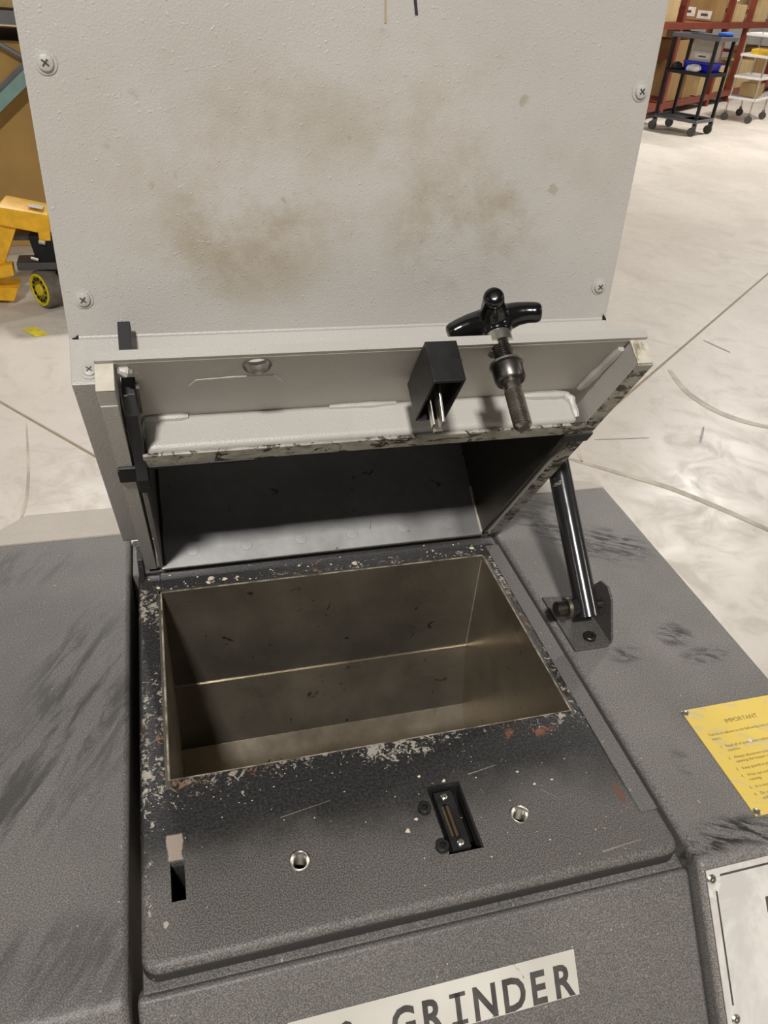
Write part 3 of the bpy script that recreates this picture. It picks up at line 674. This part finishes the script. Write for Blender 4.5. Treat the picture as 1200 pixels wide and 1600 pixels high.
# interlock key in its black housing
kb = obj('interlock_key', plate2d(.313, .357, .590, .693, -.018, .042, rects=((.3165, .3535, .593, .686),)), M_BLKS, hop, HP, bevel=.0010)
obj('key_body', HB(.3155, .3545, .592, .688, .012, .041), M_BLKS, kb, HP)
obj('key_seam', HB(.3128, .3572, .6925, .6933, .0105, .0125), M_HOLE, kb, HP)
mb = MB(); mb.hexa([(.3315, .63, .012), (.3345, .63, .012), (.3345, .662, .012), (.3315, .662, .012)], [(.3315, .625, -.052), (.3345, .625, -.052), (.3345, .645, -.05), (.3315, .645, -.05)])
mb.hexa([(.3235, .625, .012), (.3255, .625, .012), (.3255, .640, .012), (.3235, .640, .012)], [(.3235, .618, -.046), (.3255, .618, -.046), (.3255, .632, -.046), (.3235, .632, -.046)])
mb.box(.3235, .3345, .622, .630, -.056, -.050)
obj('key_tongue', mb, M_ZINC, kb, HP, bevel=.0004)

# clamp bolt with star knob (hangs in the flange)
kn = thing('star_knob_bolt', 'black four-lobed star knob on a threaded steel clamp bolt', 'knob', (0, 1.21 * S, 1.0), (-HA, 0, 0))
BXc = (.427, .672)
off = Vector(fr_hop((BXc[0], BXc[1], 0)))
rot = Matrix.Rotation(-HA, 4, 'X'); kn.location = kn.location + (rot @ off)
def HK(p): return (p[0] * S * K, -p[1] * S * K, p[2] * S * K)
kn.location = kn.location
pr = [(-.083, .0085), (-.080, .0112)]
t = -.078
while t < -.028: pr += [(t, .0124), (t + .0013, .0104), (t + .0026, .0124)]; t += .0030
pr += [(-.026, .0118), (-.012, .0122)]
bolt = obj('bolt_shank', MB().lathe(pr, (0, 0, 0), (0, 0, 1), 24), M_STEEL, kn, HK)
obj('bolt_collar', MB().lathe([(-.013, .0125), (-.013, .0185), (-.010, .0205), (.010, .0210), (.012, .019)], (0, 0, 0), (0, 0, 1), 28), M_DSTEEL, kn, HK)
obj('washer', MB().lathe([(.0122, .012), (.0122, .0232), (.0152, .0232), (.0152, .012)], (0, 0, 0), (0, 0, 1), 28), M_ZINC, kn, HK)
pr = []; t = .0155
while t < .046: pr += [(t, .0128), (t + .0015, .0110), (t + .003, .0128)]; t += .0034
obj('upper_thread', MB().lathe(pr, (0, 0, 0), (0, 0, 1), 24), M_DSTEEL, kn, HK)
hubm = obj('knob_ferrule', MB().lathe([(.046, .0165), (.046, .0180), (.062, .0180), (.064, .016)], (0, 0, 0), (0, 0, 1), 28), M_ZINC, kn, HK)
obj('set_screw', MB().tube((.011, -.0135, .054), (.0125, -.0152, .054), .0038, 12), M_HOLE, hubm, HK)
# knob: hub and four drooping lobes fused by a voxel remesh
mb = MB().lathe([(.060, .0185), (.063, .0195), (.070, .0215), (.080, .026), (.092, .027), (.100, .021), (.103, .010), (.1035, .002)], (0, 0, 0), (0, 0, 1), 32)
A0 = R(20)
for k in range(4):
    a = A0 + k * math.pi / 2; ca, sa = math.cos(a), math.sin(a)
    mb.path([(ca * r, sa * r, h) for r, h in ((0, .084), (.020, .0855), (.034, .0865), (.048, .0845), (.058, .0815), (.0635, .0800), (.0655, .0795))], [.018, .0185, .0160, .0145, .0142, .0120, .006], 16)
sk = obj('star_knob', mb, M_BLKG, kn, HK, sharp=60)
rm = sk.modifiers.new('fuse', 'REMESH'); rm.mode = 'VOXEL'; rm.voxel_size = .0016 * S * K; rm.use_smooth_shade = True
sm = sk.modifiers.new('soften', 'SMOOTH'); sm.iterations = 10; sm.factor = .6

# ------------------------------------------------------------------ support strut
st = thing('support_strut', 'glossy black tubular strut holding the hopper open', 'strut', (.692 * S, .905 * S, 1 + .064 * S))
d = Vector((0, .221, .195)).normalized(); p0 = Vector((0, -.004, -.004)) - d * .016; p1 = d * .52
mb = MB(); n = 28; ux = Vector((1, 0, 0)); uy = d.cross(ux)
ring = lambda c, r: [tuple(c + (ux * math.cos(6.28318 * i / n) + uy * math.sin(6.28318 * i / n)) * r) for i in range(n)]
mb.rings([ring(p0 + d * .003, .0185), ring(p0, .0195), ring(p0, .0215), ring(p1, .0215)])
obj('tube', mb, M_TUBE, st, fr_u)
pb = obj('pivot_bolt', MB().lathe([(-.062, .0075), (-.062, .0125), (-.060, .0145), (-.044, .0145), (-.042, .013)], (0, 0, 0), (1, 0, 0), 24).tube((-.045, 0, 0), (.030, 0, 0), .009, 16), M_DSTEEL, st, fr_u)
obj('hex_socket', MB().lathe([(-.0625, .007), (-.0618, .007)], (0, 0, 0), (1, 0, 0), 6), M_HOLE, pb, fr_u)
obj('washer', MB().lathe([(-.042, .010), (-.042, .0195), (-.036, .0205), (-.036, .010)], (0, 0, 0), (1, 0, 0), 28), simple('dark_washer', (.16, .14, .11), .4, .8), st, fr_u)
obj('spacer', MB().lathe([(-.036, .016), (-.021, .017)], (0, 0, 0), (1, 0, 0), 24), M_TUBE, st, fr_u)

# ------------------------------------------------------------------ background left: pallet jack, cartons, rack
pj = thing('pallet_jack', 'yellow hand pallet jack with black pump and yellow wheel', 'pallet jack', (-.62, 4.30, 0))
def PJ(p): return (p[0] * K, p[1] * K, p[2] * K)
wn = Vector((-.80, -.60, 0)).normalized(); wc = Vector((.012, -.045, .097))
tr = obj('steer_wheel', MB().lathe([(-.040, .078), (-.040, .092), (-.032, .097), (.032, .097), (.040, .092), (.040, .078)], wc, wn, 40), M_TYREB, pj, PJ)
obj('wheel_hub', MB().lathe([(.040, .083), (.046, .083), (.046, .072), (.040, .069), (.040, .030), (.050, .027), (.050, .0)], wc, wn, 40), M_YW, tr, PJ)
mb = MB(); t1 = Vector((0, 0, 1)); t2 = wn.cross(t1)
for k in range(12):
    a = k * math.pi / 6; c = wc + wn * .041 + (t1 * math.sin(a) + t2 * math.cos(a)) * .056; mb.lathe([(0, .0085), (.003, .0085)], c, wn, 8)
obj('hub_hole', mb, M_BLK, tr, PJ)
w2 = dup(tr, loc=(.10 * K, .075 * K, 0), parent=pj)
# A-frame: sloping legs, head box
mb = MB()
mb.hexa([(-.155, -.03, .52), (-.06, -.03, .44), (-.25, .0, .06), (-.35, .0, .06)], [(-.155, .06, .52), (-.06, .06, .44), (-.25, .09, .06), (-.35, .09, .06)])
obj('frame_leg', mb, M_YJ, pj, PJ, bevel=.006)
mb = MB().hexa([(-.16, -.05, .42), (.075, -.06, .37), (.085, -.055, .47), (-.15, -.05, .51)], [(-.13, .10, .45), (.10, .08, .40), (.10, .08, .49), (-.12, .10, .53)])
hd = obj('frame_head', mb, M_YJ, pj, PJ, bevel=.01)
obj('data_plate', MB().hexa([(-.01, -.02, .500), (.055, -.03, .489), (.065, .01, .495), (.0, .02, .506)], [(-.01, -.02, .503), (.055, -.03, .492), (.065, .01, .498), (.0, .02, .509)]), simple('grey_foil', (.42, .36, .27), .4), hd, PJ)
obj('head_rib', MB().box(.02, .075, -.06, -.02, .345, .385), M_YJ, hd, PJ, bevel=.004)
obj('cross_member', MB().box(-.12, .12, .10, .16, .30, .40), M_YJ, pj, PJ, bevel=.004)
obj('cross_tube', MB().tube((-.14, .08, .33), (.10, .08, .33), .022, 12), simple('grey_tube', (.20, .20, .21), .4), pj, PJ)
obj('pump_body', MB().hexa([(-.01, -.05, .20), (.10, -.06, .18), (.11, .06, .19), (.0, .06, .21)], [(-.035, -.05, .37), (.10, -.06, .36), (.11, .06, .37), (-.02, .06, .38)]), M_BLK, pj, PJ, bevel=.012)
obj('pump_valve', MB().tube((-.035, -.055, .26), (.0, -.06, .25), .010, 10), M_ZINC, pj, PJ)
obj('pump_valve', MB().tube((.02, -.07, .345), (.05, -.075, .34), .012, 10), M_ZINC, pj, PJ)
obj('axle_beam', MB().hexa([(-.11, -.06, .195), (.16, -.08, .205), (.16, -.08, .24), (-.11, -.06, .235)], [(-.11, .06, .20), (.16, .06, .21), (.16, .06, .245), (-.11, .06, .24)]), simple('dark_grey_axle', (.055, .055, .058), .4), pj, PJ, bevel=.006)
obj('link_arm', MB().hexa([(-.30, -.04, .13), (-.13, -.06, .17), (-.13, -.06, .23), (-.30, -.04, .20)], [(-.30, .02, .13), (-.13, .0, .17), (-.13, .0, .23), (-.30, .02, .20)]), M_YJ, pj, PJ, bevel=.006)
obj('fork', MB().hexa([(-1.1, .14, .04), (-.165, -.02, .02), (-.13, -.02, .09), (-1.1, .14, .10)], [(-1.1, .30, .04), (-.165, .14, .02), (-.13, .14, .09), (-1.1, .30, .10)]), M_YJ, pj, PJ, bevel=.006)

def carton(name, label, loc, dims, mat, rz=0, group=None, lab=None, cat='box', tape=True):
    t = thing(name, label, cat, loc, (0, 0, rz), group); x, y, z = dims
    b = obj('body', MB().box(-x / 2, x / 2, -y / 2, y / 2, 0, z), mat, t, bevel=.004, seg=1)
    if tape: obj('top_flap', MB().box(-x / 2 + .004, -.004, -y / 2 + .004, y / 2 - .004, z, z + .004).box(.004, x / 2 - .004, -y / 2 + .004, y / 2 - .004, z, z + .004), mat, t)
    if lab:
        for (f, a0, a1, z0, z1) in lab:
            if f == 'x': obj('paper_label', MB().box(-x / 2 - .002, -x / 2, a0, a1, z0, z1), M_PAPER, t); obj('print_block', MB().box(-x / 2 - .003, -x / 2 - .002, a0 + (a1 - a0) * .25, a1 - (a1 - a0) * .25, z0 + (z1 - z0) * .35, z0 + (z1 - z0) * .65), M_INK, t)
            else: obj('paper_label', MB().box(a0, a1, -y / 2 - .002, -y / 2, z0, z1), M_PAPER, t); obj('print_block', MB().box(a0 + (a1 - a0) * .25, a1 - (a1 - a0) * .25, -y / 2 - .003, -y / 2 - .002, z0 + (z1 - z0) * .35, z0 + (z1 - z0) * .65), M_INK, t)
    return t
carton('bulk_carton', 'large brown bulk carton on the floor behind the pallet jack', (-1.25, 5.85, 0), (1.6, 1.1, 1.10), M_CARD)
carton('rack_carton', 'tan carton on the grey beam at the top left corner', (-1.2, 5.85, 1.262), (1.5, .9, .55), simple('tan_cardboard', (.60, .42, .17), .8))
rk = thing('pallet_rack', 'pallet rack with grey beam and teal diagonal brace, top left', 'rack', (-1.2, 5.6, 0))
obj('beam', MB().box(-1.0, 1.6, -.32, -.26, 1.195, 1.258), M_GREYB, rk, bevel=.004)
obj('beam', MB().box(-1.0, 1.6, .72, .78, 1.195, 1.258), M_GREYB, rk, bevel=.004)
obj('decking', MB().box(-1.0, 1.6, -.30, .76, 1.245, 1.2605), M_BLK, rk)
obj('hose', MB().path([(.35, -.34, 1.12), (.45, -.35, 1.10), (.53, -.35, 1.055), (.62, -.35, 1.02)], .014, 8), M_GREYB, rk)
obj('diagonal_brace', MB().hexa([(.20, -.42, .62), (.20, -.38, .62), (.20, -.38, .70), (.20, -.42, .70)], [(.80, -.42, 1.12), (.80, -.38, 1.12), (.80, -.38, 1.20), (.80, -.42, 1.20)]), M_TEAL, rk)
obj('diagonal_brace', MB().hexa([(.20, -.37, .70), (.20, -.35, .70), (.20, -.35, .735), (.20, -.37, .735)], [(.80, -.37, 1.205), (.80, -.35, 1.205), (.80, -.35, 1.235), (.80, -.37, 1.235)]), M_GREYB, rk)
for x in (-1.0, 1.52):
    for y in (-.32, .70): obj('upright', MB().box(x, x + .08, y, y + .08, 0, 2.4), M_TEAL, rk, bevel=.004)

# ------------------------------------------------------------------ background right: red rack, cartons, carts
RY = math.atan2(.617, .787); ro = Vector((7.07, 11.11)); e1 = Vector((.787, .617)); e2 = Vector((-.617, .787))
def RL(u, v, z=0): p = ro + e1 * u + e2 * v; return (p.x, p.y, z)
rr = thing('red_rack', 'red steel storage rack loaded with cartons', 'rack', RL(0, 0), (0, 0, RY))
for u in (.50, 2.72, 3.92, 6.3, 8.6):
    for v in (0, .62): obj('upright', MB().box(u - .05, u + .05, v, v + .09, 0, 2.6), M_RED, rr, bevel=.004)
    for z in (.22, .75, 1.35, 1.95): obj('frame_brace', MB().box(u - .02, u + .02, .09, .62, z, z + .05), M_RED, rr)
for u0, u1 in ((-1.6, .45), (.55, 2.67), (2.77, 3.87), (3.97, 6.25), (6.35, 8.55)):
    for z in (.10, 1.13):
        obj('beam', MB().box(u0, u1, .0, .05, z, z + .085), M_RED, rr, bevel=.004); obj('beam', MB().box(u0, u1, .66, .71, z, z + .085), M_RED, rr, bevel=.004)
        obj('shelf_deck', MB().box(u0, u1, .05, .66, z + .05, z + .08), M_RED, rr)
G = 'cartons on the red rack'
def rc(u, du, v, dv, z, h, mat, label, lab=None): return carton('storage_carton', label, RL(u + du / 2, v + dv / 2, z), (du, dv, h), mat, RY, G, lab)
ZT = 1.217; ZB = .187
rc(1.95, .48, .04, .58, ZT, .55, M_CARDD, 'brown carton with white label on the upper red shelf', [('x', .02, .27, .05, .17), ('x', -.24, -.02, .03, .14)][:2])
rc(-.15, .5, .06, .5, ZT, .26, M_CARDL, 'pale carton at the left end of the upper red shelf')
rc(3.0, .55, .03, .5, ZT, .24, M_CARDL, 'small pale carton between the two right red uprights')
rc(4.35, .6, .03, .58, ZT, .5, M_CARDL, 'carton with square paper label at the upper right corner', [('x', -.16, .10, .05, .20)])
rc(.70, .45, .05, .55, ZB, .80, M_CARDD, 'tall brown carton behind the black cart, nearest its left side')
rc(1.42, .42, .05, .55, ZB, .42, M_CARDD, 'brown carton with two paper labels low behind the black cart', [('x', -.18, .08, .04, .26), ('x', -.05, .12, .30, .38)])
rc(1.45, .40, .05, .50, ZB + .43, .46, M_CARDL, 'pale carton stacked on the labelled one behind the black cart')
rc(2.10, .45, .04, .50, ZB, .75, M_CARDL, 'tall pale carton beside the middle red upright, lower shelf')
rc(2.95, .6, .04, .5, ZB, .38, M_CARDL, 'low pale carton just right of the middle red upright')
rc(4.25, .8, .04, .55, ZB, .42, M_CARDL, 'pale carton on the lower shelf behind the chrome cart')
rc(5.25, .8, .04, .55, ZB, .6, M_CARDD, 'brown carton farthest right on the lower shelf')
wr = obj('wrap_bundle', MB().lathe([(0, .10), (.05, .16), (.09, .14), (.12, .04)], (0, 0, 0), (0, 0, 1), 9), M_WRAP); wr.location = [c * K for c in RL(.0, .3, ZT + .265)]
tag(wr, 'crumpled clear wrap on the pale carton at the left end', 'wrap')
wr2 = wr.copy(); COL.objects.link(wr2); wr2.location = [c * K for c in RL(3.25, .26, ZT + .245)]; wr2['label'] = 'crumpled clear wrap on the small pale carton between uprights'
back = carton('stacked_pallet_box', 'wide cardboard box standing behind the red rack', (7.2, 15.9, 0), (5.5, .8, 2.3), M_CARDD)

# black utility cart
ct = thing('utility_cart', 'black three-shelf utility cart on casters before the red rack', 'cart', (7.05, 10.22, 0), (0, 0, R(31)))
def shelf(z, hx, hy, lip=.045, name='shelf', p=ct, mat=M_BLK):
    m = MB().box(-hx, hx, -hy, hy, z - .012, z)
    for a in ((-hx, hx, -hy, -hy + .012), (-hx, hx, hy - .012, hy), (-hx, -hx + .012, -hy, hy), (hx - .012, hx, -hy, hy)): m.box(a[0], a[1], a[2], a[3], z, z + lip)
    return obj(name, m, mat, p, bevel=.002, seg=1)
M_GSH = simple('dark_grey_shelf', (.10, .10, .105), .4)
shelf(.17, .27, .31, .03, mat=M_GSH); shelf(.71, .27, .31, .03); shelf(1.11, .27, .33, .035, mat=M_GSH)
obj('push_handle', MB().path([(.27, -.28, 1.12), (.42, -.28, 1.13), (.42, .28, 1.13), (.27, .28, 1.12)], .016, 8), M_GSH, ct)
for x in (-.25, .25):
    for y in (-.29, .29):
        obj('post', MB().box(x - .018, x + .018, y - .018, y + .018, .13, 1.12), M_BLK, ct)
        c = obj('caster', MB().box(x - .012, x + .012, y - .03, y + .03, .09, .15), M_GSH, ct); obj('caster_wheel', MB().tube((x - .02, y + .02, .055), (x + .02, y + .02, .055), .055, 16), M_RUB, c)
def onto(base, dx, dy, z, a=31):
    c, s_ = math.cos(R(a)), math.sin(R(a)); return (base[0] + dx * c - dy * s_, base[1] + dx * s_ + dy * c, z)
CB = (7.05, 10.22)
carton('grey_carton', 'grey printed carton standing in the blue tray on the black cart', onto(CB, .04, -.055, .846), (.20, .30, .25), M_GREYC, R(31), lab=[('x', -.1, .1, .03, .09)], tape=False)
tray = thing('blue_tray', 'deep blue plastic tray on the black cart middle shelf', 'tray', onto(CB, .04, -.055, .7125), (0, 0, R(31)))
m = MB().hexa([(-.15, -.17, 0), (.15, -.17, 0), (.15, .17, 0), (-.15, .17, 0)], [(-.16, -.18, .13), (.16, -.18, .13), (.16, .18, .13), (-.16, .18, .13)]); obj('tray_body', m, M_BLUE, tray, bevel=.004)
_=0
obj('tray_rim', MB().box(-.18, .18, -.2, -.18, .11, .132).box(-.18, .18, .18, .2, .11, .132).box(-.18, -.165, -.2, .2, .11, .132).box(.165, .18, -.2, .2, .11, .132), M_BLUE, tray)
bt = obj('blue_pouch', MB().box(-.09, .09, -.06, .06, 0, .04), M_BLUEL, bevel=.012); bt.location = [c * K for c in onto(CB, .16, -.2, 1.147)]; bt.rotation_euler = (0, 0, R(20))
tag(bt, 'light blue pouch on the top shelf of the black cart', 'pouch')
bg = obj('plastic_bag_roll', MB().lathe([(-.12, .025), (-.09, .048), (0, .055), (.08, .045), (.12, .02)], (0, 0, .057), (.1, -.98, .12), 12), M_WRAP); bg.location = [c * K for c in onto(CB, -.20, -.05, .7125)]
tag(bg, 'rolled clear plastic bag on the middle shelf of the black cart', 'bag')
dk = obj('dark_bundle', MB().lathe([(0, .06), (.04, .075), (.09, .06), (.11, .02)], (0, 0, 0), (0, 0, 1), 10), M_BLK); dk.location = [c * K for c in onto(CB, -.165, .205, .7125)]
tag(dk, 'dark cable bundle at the left end of the black cart', 'bundle')

# chrome wire cart
WB = (8.98, 11.48)
wc_ = thing('wire_cart', 'white chrome four-shelf cart at the right edge', 'cart', (WB[0], WB[1], 0), (0, 0, R(38)))
def wshelf(z):
    m = MB(); hx, hy = .42, .20
    for a in ((-hx, hx, -hy, -hy + .012), (-hx, hx, hy - .012, hy), (-hx, -hx + .012, -hy, hy), (hx - .012, hx, -hy, hy)): m.box(a[0], a[1], a[2], a[3], z, z + .035)
    for k in range(14): y = -hy + (k + 1) * 2 * hy / 15; m.box(-hx, hx, y - .008, y + .008, z + .005, z + .011)
    return obj('wire_shelf', m, M_CHROME, wc_)
for z in (.30, .58, .86, 1.12): wshelf(z)
for x in (-.40, .40):
    for y in (-.18, .18):
        obj('post', MB().tube((x, y, .12), (x, y, 1.20), .013, 10), M_ZINC, wc_)
        c = obj('caster', MB().box(x - .012, x + .012, y - .02, y + .02, .08, .14), M_GSH, wc_); obj('caster_wheel', MB().tube((x - .015, y, .055), (x + .015, y, .055), .055, 14), M_RUB, c)
yb = thing('yellow_bag', 'yellow folded bags on the wire cart, second shelf down', 'bag', onto(WB, -.10, -.02, .872, 38), (0, 0, R(38)))
obj('bag_body', MB().box(-.16, .16, -.13, .13, 0, .085), M_YBAG, yb, bevel=.02); obj('fold', MB().path([(-.15, -.132, .05), (0, -.135, .04), (.15, -.132, .052)], .008, 6), M_YBAG, yb)
cb2 = carton('small_carton', 'small carton on the wire cart shelf above its lowest', onto(WB, .0, 0, .33 + .004, 38), (.35, .26, .17), M_CARDL, R(38))
jug = obj('grey_bottle', MB().lathe([(0, .05), (.14, .055), (.18, .03), (.22, .025)], (0, 0, 0), (0, 0, 1), 12), simple('grey_green_plastic', (.2, .21, .17), .4), None)
jug.location = [c * K for c in onto(WB, -.18, -.05, .872 + .0, 38)]; jug.location.z = 1.0 * 0 + .872 * K
jug.location = [c * K for c in onto(WB, .24, -.05, .872, 38)]
tag(jug, 'grey bottle beside the yellow bags on the wire cart', 'bottle')
